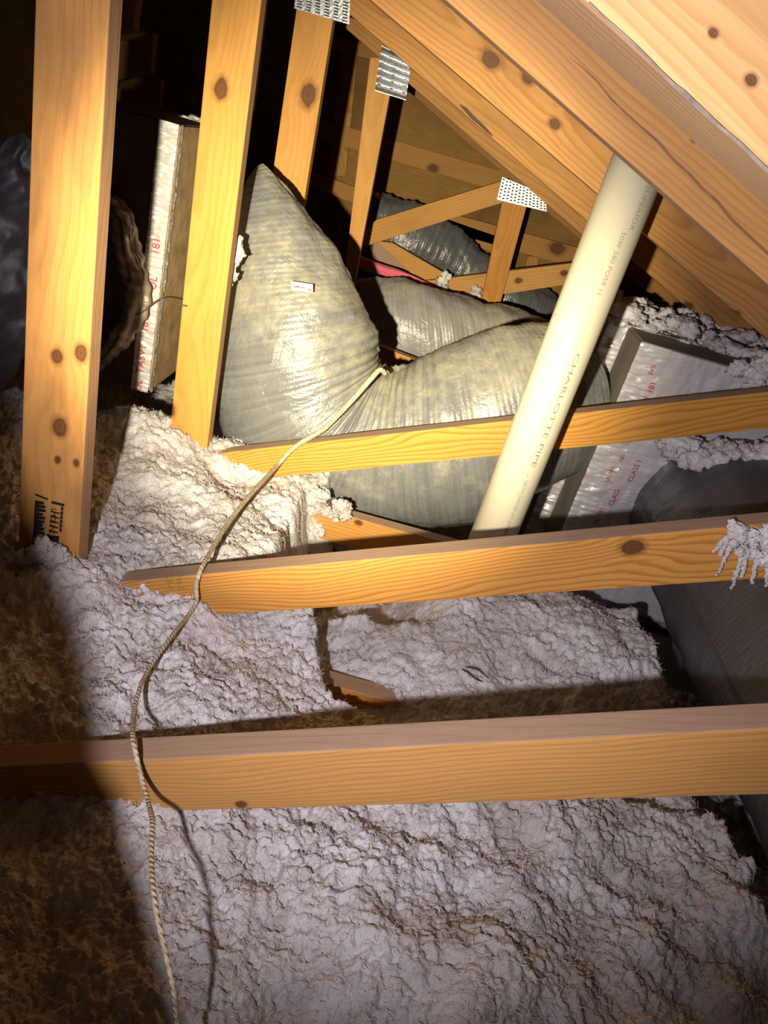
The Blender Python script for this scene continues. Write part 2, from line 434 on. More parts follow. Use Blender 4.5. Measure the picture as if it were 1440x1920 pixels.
board('diagonal_web', [(380, 853), (1700, 706), (1700, 778), (470, 900), (425, 905), (384, 872)], YT['c'], tc, 43, freq=105, pith=(0.03, 0.035), tilt=0.035, warp=0.15,
      contrast=0.95, weather=0.85, light=(0.68, 0.38, 0.09), dark=(0.46, 0.21, 0.04), dirt=0.1, axis=((385, 853), (1700, 706)))
board('bottom_chord', [(430, 906), (900, 1036), (880, 1089), (400, 954)], YT['c'], tc, 44, freq=140, pith=(0.03, 0.1), tilt=0.01,
      knots=[(672, 980, 0.007)], weather=0.85, contrast=0.6, light=(0.62, 0.34, 0.10), dark=(0.42, 0.2, 0.05))
gusset([(338, 842), (412, 862), (408, 892), (330, 872)], YT['c']-0.0006, tc, 9, 6)
# --- truss d
td = empty('roof_truss', (-0.5, YT['d'], GZ), 'fourth pine roof truss, its post with one oval knot under the topmost steel plate', 'truss', 'pine roof trusses')
board('rafter', [(560, -56), (1600, 848), (1690, 735), (650, -166)], YT['d'], td, 51, light=(0.50, 0.27, 0.09), dark=(0.32, 0.155, 0.04), freq=100,
      pith=(0.02, 0.05), contrast=0.65, weather=0.4, tilt=0.02, dirt=0.55, knots=[(1290, 575, 0.012)])
board('post', [(454, 720), (557, 8), (629, 8), (516, 720)], YT['d'], td, 52, knots=[(578, 178, 0.021)], contrast=0.35, freq=110, pith=(0.08, 0.03),
      light=(0.60, 0.33, 0.10), dark=(0.44, 0.21, 0.05), axis=((485, 720), (592, 8)), weather=0.2)
gusset([(556, -34), (657, -10), (655, 46), (552, 16)], YT['d']-0.0006, td, 6, 9)
# --- truss e
te = empty('roof_truss', (-0.35, YT['e'], GZ), 'fifth pine roof truss, its plain post topped by a ribbed shiny plate', 'truss', 'pine roof trusses')
board('rafter', [(640, 46), (1560, 850), (1630, 750), (720, -50)], YT['e'], te, 61, light=(0.46, 0.25, 0.08), dark=(0.30, 0.14, 0.04), freq=90,
      contrast=0.6, weather=0.4, dirt=0.3)
board('post', [(640, 560), (694, 108), (744, 108), (648, 620), (640, 610)], YT['e'], te, 62, contrast=0.35, freq=100, pith=(0.08, 0.03),
      light=(0.60, 0.34, 0.11), dark=(0.46, 0.23, 0.06), axis=((660, 520), (720, 108)), weather=0.2)
gusset([(716, 86), (772, 112), (761, 188), (703, 170)], YT['e']-0.0006, te, 5, 12, ridged=True)
board('bottom_chord', [(690, 640), (900, 722), (880, 770), (680, 690)], 2.62, te, 63, light=(0.66, 0.38, 0.12), dark=(0.46, 0.23, 0.06))
# --- truss f
tf = empty('roof_truss', (0.2, YT['f'], GZ), 'farthest pine roof truss, a reddish short post and leaning web meeting under a perforated plate', 'truss', 'pine roof trusses')
board('rafter', [(760, 166), (1500, 808), (1560, 723), (820, 80)], YT['f'], tf, 71, light=(0.30, 0.16, 0.05), dark=(0.2, 0.09, 0.03), freq=90, contrast=0.5)
board('post', [(895, 600), (942, 375), (988, 385), (928, 606)], YT['f'], tf, 72, contrast=0.5, freq=80, pith=(0.06, 0.03), light=(0.58, 0.30, 0.07),
      dark=(0.45, 0.17, 0.03), axis=((915, 600), (965, 380)), weather=0.1)
board('diagonal_web', [(706, 412), (945, 338), (948, 378), (684, 462), (679, 444), (684, 432)], YT['f']-0.04, tf, 73, contrast=0.6, freq=90, pith=(0.0, 0.05),
      light=(0.58, 0.33, 0.10), dark=(0.44, 0.21, 0.05), weather=0.2)
board('lower_web', [(745, 533), (1200, 478), (1200, 512), (880, 562), (820, 558)], YT['f']+0.04, tf, 74, contrast=0.5, freq=90, light=(0.60, 0.36, 0.13),
      dark=(0.44, 0.22, 0.06), knots=[(972, 526, 0.012), (1058, 512, 0.012)], weather=0.2)
board('brace', [(706, 452), (735, 455), (860, 528), (800, 540)], YT['f']+0.085, tf, 75, contrast=0.5, freq=90, light=(0.62, 0.36, 0.12), dark=(0.46, 0.22, 0.06), weather=0.2)
gusset([(942, 332), (1024, 366), (1025, 397), (932, 374)], YT['f']-0.041, tf, 13, 6)

def streak(pts, ws, Y, mat, parent, name='dark_streak'):
    vs = []; fs = []
    for (x, y), w in zip(pts, ws):
        vs += [tuple(at(x+w*0.6, y-w*0.6, Y-0.0006)), tuple(at(x-w*0.6, y+w*0.6, Y-0.0006))]
    for i in range(len(pts)-1): fs.append((2*i, 2*i+1, 2*i+3, 2*i+2))
    return mesh_obj(name, vs, fs, mat, parent)
pitch = simple('dark_pitch', (0.20, 0.085, 0.03), 0.6, 0, 60, 0.3, 0.001, ((0.30, 0.14, 0.05), 60))
def kid(root, nm): return [o for o in root.children if o.name.split('.')[0] == nm][0]
streak([(1068, 108), (1092, 126), (1120, 153), (1146, 186), (1172, 211), (1200, 236), (1232, 264), (1262, 299), (1292, 326), (1318, 354), (1345, 378), (1372, 412), (1402, 440), (1436, 472), (1470, 500)],
       [0.5, 1.5, 2, 2.5, 3, 2.6, 3.4, 3.4, 3.8, 3.4, 4, 4, 3.6, 4, 3], YT['b'], pitch, kid(tb, 'rafter'))
streak([(862, 196), (872, 204), (886, 220), (900, 232), (914, 246), (924, 256)], [1, 4, 4.5, 4, 3.4, 1], YT['d'], simple('dark_knot_bark', (0.06, 0.025, 0.015), 0.7), kid(td, 'rafter'))
greyp = simple('grey_bark_edge', (0.12, 0.09, 0.07), 0.8, 0, 60, 0.4, 0.002, ((0.30, 0.23, 0.18), 40))
streak([(1104, 4), (1130, 30), (1160, 56), (1190, 84), (1218, 112), (1242, 138), (1262, 158), (1280, 172), (1300, 192), (1324, 214), (1350, 238), (1384, 266), (1414, 296), (1450, 330)],
       [2, 2, 2.4, 3.4, 3.2, 3.6, 4.6, 6, 6.5, 6, 4, 4.6, 5, 5], 0.50, greyp, kid(ta, 'rafter'))
# lumber stamps (ink on the wood)
def ink(name, polys, Y, mat, parent):
    vs = []; fs = []
    for poly in polys:
        b = len(vs)
        for (x, y) in poly:
            p = at(x, y, Y-0.0009); vs.append(tuple(p))
        fs.append(tuple(range(b, b+len(poly))))
    return mesh_obj(name, vs, fs, mat, parent)
rr = random.Random(5)
pol = [[(66, 925), (90, 935), (89, 938), (66, 929)]]
for k in range(17):     # left black block with pale strokes along its right edge
    y = 938+k*7.0; s = 0.06*(y-938)
    w = 21 if k % 3 else 17
    pol.append([(66-s, y), (66-s+w, y+2+rr.uniform(0, 2)), (65-s+w-(2 if k % 2 else 0), y+8.4), (65-s, y+7.2)])
pol.append([(97, 939), (121, 945), (120, 950), (96, 944)])
for k in range(6):
    y = 950+k*8; pol.append([(114-0.07*(y-950), y), (119-0.07*(y-950), y+1), (118-0.07*(y-950), y+8), (114-0.07*(y-950), y+7)])
for k in range(5):
    y = 957+k*9; pol.append([(95-0.1*(y-957), y), (113-0.1*(y-957), y+5), (112-0.1*(y-957), y+7.4), (95-0.1*(y-957), y+3)])
pol.append([(89, 1003), (111, 1005), (108, 1042), (87, 1034)])
ink('ink_stamp', pol, YT['b'], black, pst)
ex = (at(96, 1003, 1.03)-at(102, 948, 1.03)); ey = at(118, 975, 1.03)-at(98, 970, 1.03)
text_on('LMOUN2', 0.0125, at(97, 952, 1.028), ex, ey, black, 'stamp_lettering', pst)
ex = at(345, 1125, 1.03)-at(337, 1085, 1.03); ey = at(380, 1098, 1.03)-at(340, 1103, 1.03)
for i, (s, x) in enumerate((('S-P-F', 309), ('No.2', 329))):
    text_on(s, 0.016, at(x, 1079, 1.0292), ex, ey, green, 'green_stamp', cb, 0.9)
cc_ = [o for o in tc.children if o.name.startswith('diagonal_web')][0]
ex = at(520, 880, 1.62)-at(497, 842, 1.62); ey = at(540, 850, 1.62)-at(497, 858, 1.62)
for i, (s, x) in enumerate((('S-P-F', 493), ('No.2', 508))):
    text_on(s, 0.018, at(x, 842, 1.6192), ex, ey, green, 'green_stamp', cc_, 0.9)

# left roof slope: three rafters between the posts, cut short to stand for a shadow edge
for i, (poly, Y) in enumerate(((([(180, -30), (262, -45), (250, 56), (170, 72)]), 2.2), (([(180, 88), (290, 62), (281, 137), (176, 160)]), 2.8), (([(190, 172), (303, 148), (298, 208), (190, 228)]), 3.42))):
    root = (td, te, tf)[i]
    board('left_rafter', poly, Y, root, 81+i, contrast=0.4, light=(0.42, 0.22, 0.08), dark=(0.3, 0.14, 0.045), weather=0.2)

# ================================================================ VENT PIPE
YP = 1.45
pipe = empty('vent_pipe', (0.2*YP, YP, -0.9), 'tall cream plastic vent pipe with printed lettering, rising through the beams to the rafters', 'pipe')
t = NT('cream_pvc'); P = t.obj()
c = t.mix(t.ramp(t.noise(t.vmul(P, (1, 1, 0.4)), 9, 4), [(0.4, 0.0), (0.75, 0.5)]), (0.66, 0.62, 0.47), (0.52, 0.47, 0.34))
sp = t.ramp(t.noise(t.vmul(P, (1, 1, 0.5)), 120, 2), [(0.70, 0.0), (0.76, 0.6)])
c = t.mix(sp, c, (0.25, 0.2, 0.13))
pvc = t.out(c, 0.33, 0, t.bump(t.noise(P, 30, 3), 0.05, 0.002), 0.5)
A = at(925, 1003, YP); B = at(1192, 323, YP)
ax = (B-A).normalized(); rad = 0.0335*YP
A0 = A - ax*((A.z+1.03)/ax.z); B0 = A + ax*((0.11-A.z)/ax.z)
def lathe_tube(name, A, B, prof, mat, parent, seg=64):
    d = (B-A).normalized(); s = Vector((1, 0, 0)); s = (s-d*s.dot(d)).normalized(); u = d.cross(s)
    L = (B-A).length; vs = []; fs = []
    for (tt, r) in prof:
        for k in range(seg):
            a = 2*math.pi*k/seg; vs.append(A + d*(tt*L) + s*(r*math.cos(a)) + u*(r*math.sin(a)))
    n = len(prof)
    for i in range(n-1):
        for k in range(seg):
            k2 = (k+1) % seg; fs.append((i*seg+k, i*seg+k2, (i+1)*seg+k2, (i+1)*seg+k))
    return mesh_obj(name, [tuple(x) for x in vs], fs, mat, parent, smooth=True)
lathe_tube('pipe_wall', A0, B0, [(0, rad-0.005), (0, rad), (1, rad), (1, rad-0.005), (0, rad-0.005)], pvc, pipe)
ink_p = simple('grey_print', (0.24, 0.23, 0.20), 0.7)
def pipe_text(s, size, px, py, off, stretch=1.0):
    """lettering wrapped round the pipe, reading downwards; off = angle from the viewer's side"""
    v, f = text_mesh(s, size)
    p = at(px, py, YP); tz = (p-A).dot(ax)
    side = Vector((1, 0, 0)); side = (side-ax*side.dot(ax)).normalized(); u = ax.cross(side)   # u = +Y-ish
    if u.y > 0: u = -u
    vs = []
    for a, b, c in v:
        th = off - 0 + b/rad
        q = A + ax*(tz-a*stretch) + (u*math.cos(th)+side*math.sin(th))*(rad+0.0005)
        vs.append(tuple(q))
    mesh_obj('printed_lettering', vs, f, ink_p, pipe)
pipe_text('SUPERIOR', 0.013, 1206, 345, 0.34, 1.3)
pipe_text('309F 580 PO58 11', 0.012, 1166, 430, 0.12, 1.25)
pipe_text('CHARLOTTE PIPE', 0.014, 1095, 655, 0.22, 2.25)
pipe_text('USE PVC DWV NSF-14 D 2665 8016', 0.011, 990, 885, 0.2, 0.8)

# ================================================================ FLEX DUCTS
def tube(name, st, mat, parent, depth_ratio=0.9, seg=110, sub=14, ripple=0.0022, ringstep=0.022, seed=1, wr=0.008, closed_start=True, closed_end=True, pinch=None):
    """st: (left xy, right xy, Y) outline pairs -> swept jacket with coil ripples and creases"""
    rs = []
    for (l, r, Y) in st:
        a, b = at(*l, Y), at(*r, Y); rs.append((0.5*(a+b), 0.5*(b-a)))
    # Catmull-Rom resample
    C = []; H = []
    n = len(rs)
    def cr(p0, p1, p2, p3, t): return 0.5*((2*p1)+(-p0+p2)*t+(2*p0-5*p1+4*p2-p3)*t*t+(-p0+3*p1-3*p2+p3)*t**3)
    for i in range(n-1):
        p = [rs[max(i-1, 0)], rs[i], rs[i+1], rs[min(i+2, n-1)]]
        for k in range(sub):
            t_ = k/sub
            C.append(cr(p[0][0], p[1][0], p[2][0], p[3][0], t_)); H.append(cr(p[0][1], p[1][1], p[2][1], p[3][1], t_))
    C.append(rs[-1][0]); H.append(rs[-1][1])
    C = np.array([tuple(c) for c in C]); H = np.array([tuple(h) for h in H])
    T = np.gradient(C, axis=0); 
    V = np.concatenate([[0], np.cumsum(np.linalg.norm(np.diff(C, axis=0), axis=1))])
    D = np.cross(T, H); D /= np.linalg.norm(D, axis=1)[:, None]
    D[D[:, 1] > 0] *= -1                       # towards the viewer
    hl = np.linalg.norm(H, axis=1); Dv = D*(hl*depth_ratio)[:, None]
    dmax = np.median(hl)*depth_ratio*1.1; s = np.minimum(1, dmax/np.maximum(hl*depth_ratio, 1e-6)); Dv *= s[:, None]
    th = np.linspace(0, 2*np.pi, seg, endpoint=False)
    vs = []; uv = []
    for i in range(len(C)):
        ang = th; cs = np.cos(ang)[:, None]; sn = np.sin(ang)[:, None]
        u = th/(2*np.pi)
        a = fbm(u*7+seed*3.1, np.full_like(u, V[i]*9), 3)-0.5
        aa = fbm((1-u)*7+seed*3.1+50, np.full_like(u, V[i]*9), 3)-0.5
        w = sst(0, 1, 1-np.abs(2*u-1)); cre = a*w+aa*(1-w)
        rp = ripple*np.sin(2*np.pi*(V[i]/ringstep)+th+cre*5)
        d = 1+(cre*wr*2.4+rp)/max(hl[i], 0.05)
        if pinch is not None:                 # folds fanning out from the tied waist
            pc, rad_, amp, cnt = pinch
            P3 = C[i]+(H[i]*cs+Dv[i]*sn)
            dist = np.linalg.norm(P3-np.array(pc), axis=1)
            d = d+amp*np.exp(-(dist/rad_)**2)*np.sin(V[i]*cnt*2*np.pi+3*cre)/max(hl[i], 0.05)
        P3 = C[i]+(H[i]*cs+Dv[i]*sn)*d[:, None]
        vs.append(P3); uv.append(np.stack([u, np.full_like(u, V[i])], 1))
    m_ = len(vs); vs = np.concatenate(vs); uv = np.concatenate(uv)
    fs = []
    for i in range(m_-1):
        for k in range(seg):
            k2 = (k+1) % seg; fs.append((i*seg+k, (i+1)*seg+k, (i+1)*seg+k2, i*seg+k2))
    vl = [tuple(x) for x in vs]; ul = [tuple(x) for x in uv]
    if closed_start: fs.append(tuple(range(seg)))
    if closed_end: fs.append(tuple(range((m_-1)*seg+seg-1, (m_-1)*seg-1, -1)))
    o = mesh_obj(name, vl, fs, mat, parent, uvs=ul, smooth=True)
    return o

YD = 1.90
PIN = at(713, 692, YD-0.05)
dm = duct_mat(3.0, (0.155, 0.158, 0.160), (0.45, 0.41, 0.28), 0.9, 0.27)
bent = empty('flexible_duct', at(640, 960, YD), 'large dusty pale grey flexible duct hanging in a V, cinched by a cord', 'duct')
tube('duct_jacket', [((480, 316), (497, 308), 1.99), ((452, 372), (543, 350), 1.97), ((432, 446), (598, 422), 1.95), ((414, 535), (652, 508), 1.93),
      ((403, 635), (692, 592), 1.91), ((408, 745), (709, 668), YD), ((452, 850), (711, 684), YD), ((535, 918), (715, 690), YD), ((640, 962), (722, 693), YD),
      ((750, 985), (748, 690), YD), ((858, 972), (825, 655), YD), ((960, 935), (918, 622), 1.92), ((1020, 895), (1000, 602), 1.95), ((1068, 870), (1062, 606), 2.0)],
      dm, bent, 0.86, 150, 20, 0.0006, 0.011, 1, 0.016, pinch=((PIN.x, PIN.y, PIN.z), 0.16, 0.0028, 34))
stk = simple('white_sticker', (0.80, 0.76, 0.60), 0.5)
red = simple('red_print', (0.55, 0.05, 0.07), 0.5)
lab = on_face([(546, 527), (587, 533), (587, 549), (546, 542)], 1.745, stk, 'label_sticker', bent, 0.0, 0.001)
ink('sticker_print', [[(552, 536), (562, 536), (562, 539.5), (552, 539)], [(564, 538), (571, 538.5), (571, 541), (564, 540.5)], [(577, 541), (584, 543), (584, 546), (577, 544)]], 1.743, red, lab)

second = empty('flexible_duct', at(860, 640, 3.0), 'grey glossy flexible duct lying behind the V-shaped duct, below the farthest truss', 'duct')
tube('duct_jacket', [((640, 720), (600, 560), 2.95), ((720, 720), (690, 518), 2.95), ((800, 730), (780, 530), 2.95), ((880, 745), (865, 555), 2.98), ((960, 760), (940, 572), 3.0), ((1030, 790), (1015, 597), 3.02), ((1100, 830), (1090, 625), 3.05)],
     duct_mat(8.0, (0.27, 0.26, 0.27), (0.42, 0.36, 0.24), 0.6, 0.24), second, 0.8, 90, 18, 0.0012, 0.03, 5, 0.022)
third = empty('flexible_duct', at(800, 560, 3.75), 'dark grey flexible duct farthest back, sloping behind the leaning web by the plywood wall', 'duct')
tube('duct_jacket', [((655, 490), (690, 352), 3.72), ((700, 500), (730, 366), 3.72), ((755, 515), (800, 385), 3.74), ((810, 535), (862, 432), 3.76), ((870, 580), (915, 480), 3.78), ((930, 640), (985, 525), 3.8), ((1000, 690), (1050, 560), 3.82), ((1080, 740), (1130, 610), 3.84)],
     duct_mat(12.0, (0.105, 0.108, 0.125), (0.20, 0.19, 0.17), 0.35, 0.20), third, 0.8, 80, 16, 0.003, 0.035, 9, 0.02)

# big dark duct running towards the viewer at the right
dark = empty('flexible_duct', (0.92, 1.2, -0.8), 'large dark charcoal flexible duct running under the beams at the right edge', 'duct')
def sweep(name, cs, rads, mat, parent, seg=100, sub=16, ripple=0.002, ringstep=0.022, wr=0.01, seed=2, caps=True):
    C = []; Rr = []; n = len(cs); cs = [np.array(c, float) for c in cs]
    def cr(p0, p1, p2, p3, t): return 0.5*((2*p1)+(-p0+p2)*t+(2*p0-5*p1+4*p2-p3)*t*t+(-p0+3*p1-3*p2+p3)*t**3)
    for i in range(n-1):
        p = [cs[max(i-1, 0)], cs[i], cs[i+1], cs[min(i+2, n-1)]]
        for k in range(sub):
            t_ = k/sub; C.append(cr(*p, t_)); Rr.append(rads[i]*(1-t_)+rads[i+1]*t_)
    C.append(cs[-1]); Rr.append(rads[-1]); C = np.array(C); Rr = np.array(Rr)
    T = np.gradient(C, axis=0); T /= np.linalg.norm(T, axis=1)[:, None]
    V = np.concatenate([[0], np.cumsum(np.linalg.norm(np.diff(C, axis=0), axis=1))])
    ref = np.array((0.0, 0.0, 1.0)) if abs(T[0][2]) < 0.8 else np.array((0.0, 1.0, 0.0))
    s = np.cross(T[0], ref); s /= np.linalg.norm(s)
    th = np.linspace(0, 2*np.pi, seg, endpoint=False); u = th/(2*np.pi); vs = []; uv = []
    for i in range(len(C)):
        s = s-T[i]*s.dot(T[i]); s /= np.linalg.norm(s); b = np.cross(T[i], s)
        d = Rr[i]
        if ripple or wr:
            a = fbm(u*7+seed*3.1, np.full_like(u, V[i]*9), 3)-0.5; aa = fbm((1-u)*7+seed*3.1+50, np.full_like(u, V[i]*9), 3)-0.5
            w = sst(0, 1, 1-np.abs(2*u-1)); cre = a*w+aa*(1-w)
            d = Rr[i]+cre*wr*2.4+ripple*np.sin(2*np.pi*V[i]/ringstep+th+cre*4)
        else: d = np.full(seg, Rr[i])
        vs.append(C[i]+(s[None]*np.cos(th)[:, None]+b[None]*np.sin(th)[:, None])*d[:, None]); uv.append(np.stack([u, np.full_like(u, V[i])], 1))
    m_ = len(vs); vs = np.concatenate(vs); uv = np.concatenate(uv); fs = []
    for i in range(m_-1):
        for k in range(seg):
            k2 = (k+1) % seg; fs.append((i*seg+k, (i+1)*seg+k, (i+1)*seg+k2, i*seg+k2))
    if caps: fs += [tuple(range(seg)), tuple(range((m_-1)*seg+seg-1, (m_-1)*seg-1, -1))]
    return mesh_obj(name, [tuple(x) for x in vs], fs, mat, parent, uvs=[tuple(x) for x in uv], smooth=True)
dkm = duct_mat(21.0, (0.062, 0.058, 0.064), (0.12, 0.10, 0.085), 0.4, 0.42)
sweep('duct_jacket', [(0.90, 1.80, -0.665), (0.895, 1.6, -0.665), (0.895, 1.35, -0.67), (0.90, 1.1, -0.68), (0.91, 0.85, -0.69), (0.93, 0.55, -0.70), (0.96, 0.2, -0.71)],
      [0.225, 0.222, 0.218, 0.213, 0.21, 0.21, 0.21], dkm, dark, 120, 20, 0.0012, 0.012, 0.010, 4)

# black plastic duct at the far left, behind the first post
PLASTIC = simple('black_plastic_film', (0.030, 0.028, 0.036), 0.5, 0, 7, 0.4, 0.02)
left = empty('flexible_duct', at(10, 720, 1.5), 'slack dark grey plastic duct hanging at the left edge behind the stamped post', 'duct')
tube('duct_jacket', [((10, 262), (40, 250), 1.42), ((-60, 320), (62, 290), 1.42), ((-150, 400), (62, 370), 1.42), ((-160, 500), (66, 470), 1.42), ((-160, 600), (58, 570), 1.42), ((-140, 690), (38, 650), 1.42), ((-90, 760), (0, 735), 1.42)],
     PLASTIC, left, 0.5, 80, 14, 0.0, 0.05, 3, 0.05)
tl = empty('flexible_duct', at(190, 560, 2.1), 'shadowed flexible duct with crinkled foil collar joining the left duct box', 'duct')
tube('duct_jacket', [((60, 560), (60, 330), 1.80), ((130, 600), (120, 310), 1.80), ((190, 650), (190, 330), 1.80), ((235, 640), (235, 350), 1.79)],
     duct_mat(33.0, (0.05, 0.045, 0.04), (0.12, 0.09, 0.06), 0.5, 0.5), tl, 0.3, 80, 14, 0.004, 0.03, 6, 0.03)

# ================================================================ DUCT BOARD BOXES
foilA = foil_mat(2.0); foilB = foil_mat(7.0, dust=0.75); foilL = foil_mat(9.0, tint=(0.80, 0.79, 0.76), dust=0.25)
board_grey = simple('dusty_glass_board', (0.20, 0.17, 0.14), 0.9, 0, 60, 0.4, 0.004, ((0.30, 0.26, 0.21), 8))
board_tan = simple('tan_duct_board', (0.50, 0.34, 0.17), 0.85, 0, 50, 0.3, 0.003, ((0.30, 0.19, 0.09), 22))
board_dark = simple('brown_foil_paper', (0.10, 0.065, 0.05), 0.6, 0.1, 20, 0.4, 0.006)

def crinkle_sheet(name, O, EU, EV, mat, parent, nu, nv, amp, fu, fv, normal, seed=0, edge=None):
    """thin sheet O + u EU + v EV displaced along normal; fu,fv crease frequency"""
    u = np.linspace(0, 1, nu); v = np.linspace(0, 1, nv); UU, VV = np.meshgrid(u, v)
    h = (billow(UU*fu+seed, VV*fv+seed*2.3, 3)-0.3)*amp
    if edge is not None: h = h*(0.15+edge(UU))
    P = np.array(O)[None, None]+UU[..., None]*np.array(EU)+VV[..., None]*np.array(EV)+h[..., None]*np.array(normal)
    V = P.reshape(-1, 3); fs = [(j*nu+i, j*nu+i+1, (j+1)*nu+i+1, (j+1)*nu+i) for j in range(nv-1) for i in range(nu-1)]
    return mesh_obj(name, [tuple(x) for x in V], fs, mat, parent, smooth=True)

def box(name, x0, x1, y0, y1, z0, z1, mat, parent):
    v = [(x, y, z) for z in (z0, z1) for y in (y0, y1) for x in (x0, x1)]
    f = [(0, 2, 3, 1), (4, 5, 7, 6), (0, 1, 5, 4), (1, 3, 7, 5), (3, 2, 6, 7), (2, 0, 4, 6)]
    bm = bmesh.new(); vv = [bm.verts.new(p) for p in v]; [bm.faces.new([vv[i] for i in q]) for q in f]
    bmesh.ops.recalc_face_normals(bm, faces=bm.faces)
    bmesh.ops.bevel(bm, geom=bm.edges[:], offset=0.005, segments=2, affect='EDGES')
    me = bpy.data.meshes.new(name); bm.to_mesh(me); bm.free(); me.materials.append(mat)
    return put(bpy.data.objects.new(name, me), Matrix.Identity(4), parent)

# right plenum: front box
YA = 1.80
c0 = at(1205, 640, YA)
XA, ZA = c0.x, c0.z
plen = empty('duct_board_box', (XA+0.3, YA+0.1, -0.9), 'foil-faced duct board box at the right with crinkled silver front and grey top', 'duct box')
box('box_body', XA, XA+0.62, YA, YA+0.17, -1.03, ZA, board_grey, plen)
zb = -1.0; hgt = ZA-zb
fr = crinkle_sheet('foil_facing', (XA-0.001, YA-0.004, zb), (0.61, 0, 0), (0, 0, hgt-0.002), foilA, plen, 160, 110, -0.010, 14, 9, (0, 1, 0), 3, lambda u: 0.5*np.exp(-((u-0.3)/0.15)**2))
# puckered tape along the upright corner
crinkle_sheet('corner_tape', (XA-0.004, YA-0.007, zb), (0.075, 0.0, 0), (0, 0, hgt), foilA, plen, 14, 260, -0.009, 1.5, 46, (0, 1, 0), 9)
def red_text(s, size, px, py, Y, ex_, ey_, parent, st=1.0): text_on(s, size, at(px, py, Y), ex_, ey_, red, 'red_lettering', parent, st)
upv = Vector((0, 0, 1)); lf = Vector((-1, 0, 0)); rt = Vector((1, 0, 0))
for (s, px, py, sz) in (('UL 181', 1212, 760, 0.02), ('IIVII', 1222, 705, 0.016), ('UL 181', 1120, 985, 0.018), ('CLASS', 1148, 950, 0.018), ('CLASS 1', 1184, 905, 0.018), ('UL 181', 1140, 905, 0.015), ('181', 1166, 868, 0.015)):
    red_text(s, sz, px, py, YA-0.016, upv, lf, fr)
# rear box with crinkled brown-silver foil flange
YB = 1.99
d0 = at(1148, 600, YB); XB, ZB = at(1126, 650, YB).x, d0.z
rear = empty('duct_board_box', (XB+0.3, YB+0.2, -0.9), 'second duct board box behind the silver one, its left strip of dusty wrinkled foil', 'duct box')
box('box_body', XB, XB+0.62, YB, YB+0.35, -1.03, ZB, board_grey, rear)
fb = crinkle_sheet('foil_flange', (XB-0.006, YB-0.006, -1.0), (0.14, 0, 0), (0, 0, ZB+1.0), foilB, rear, 26, 180, -0.022, 3, 26, (0, 1, 0), 21)
for (s, px, py) in (('181', 1142, 655), ('UL', 1128, 700), ('UL', 1058, 890), ('181', 1078, 880)):
    red_text(s, 0.02, px, py, YB-0.03, upv, lf, fb)

# left box
YL = 1.70
l0 = at(275, 735, YL); XL = l0.x; ZL0 = l0.z; ZL1 = at(330, 232, YL).z
lbox = empty('duct_board_box', (XL-0.2, YL+0.2, ZL0), 'tan duct board box behind the left posts, silver tape down its corner', 'duct box')
box('box_body', XL-0.22, XL, YL, YL+0.42, ZL0, ZL1, board_dark, lbox)
box('side_board', XL, XL+0.006, YL+0.004, YL+0.415, ZL0+0.003, ZL1-0.003, board_tan, lbox)
tp = crinkle_sheet('corner_tape', (XL-0.038, YL-0.006, ZL0), (0.043, 0.0, 0), (0, 0, ZL1-ZL0), foilL, lbox, 10, 300, -0.007, 1.2, 60, (0, 1, 0), 5)
crinkle_sheet('corner_tape', (XL+0.009, YL-0.006, ZL0), (0, 0.02, 0), (0, 0, ZL1-ZL0), foilL, lbox, 6, 300, 0.005, 1.0, 60, (1, 0, 0), 6)
for (s, px, py) in (('TASV1', 268, 702), ('UL', 264, 735), ('181', 276, 625), ('UL', 292, 545), ('181', 297, 480)):
    red_text(s, 0.026, px, py, YL-0.012, upv, lf, tp)
sweep('foil_collar', [at(205, 372, YL-0.02), at(232, 410, YL-0.03), at(244, 470, YL-0.04), at(258, 530, YL-0.04), at(250, 590, YL-0.04), at(226, 640, YL-0.03), at(180, 690, YL-0.02)], [0.012, 0.02, 0.022, 0.024, 0.02, 0.02, 0.012],
      foil_mat(40.0, tint=(0.34, 0.25, 0.17), dust=0.8), lbox, 40, 16, 0.002, 0.03, 0.022, 8)

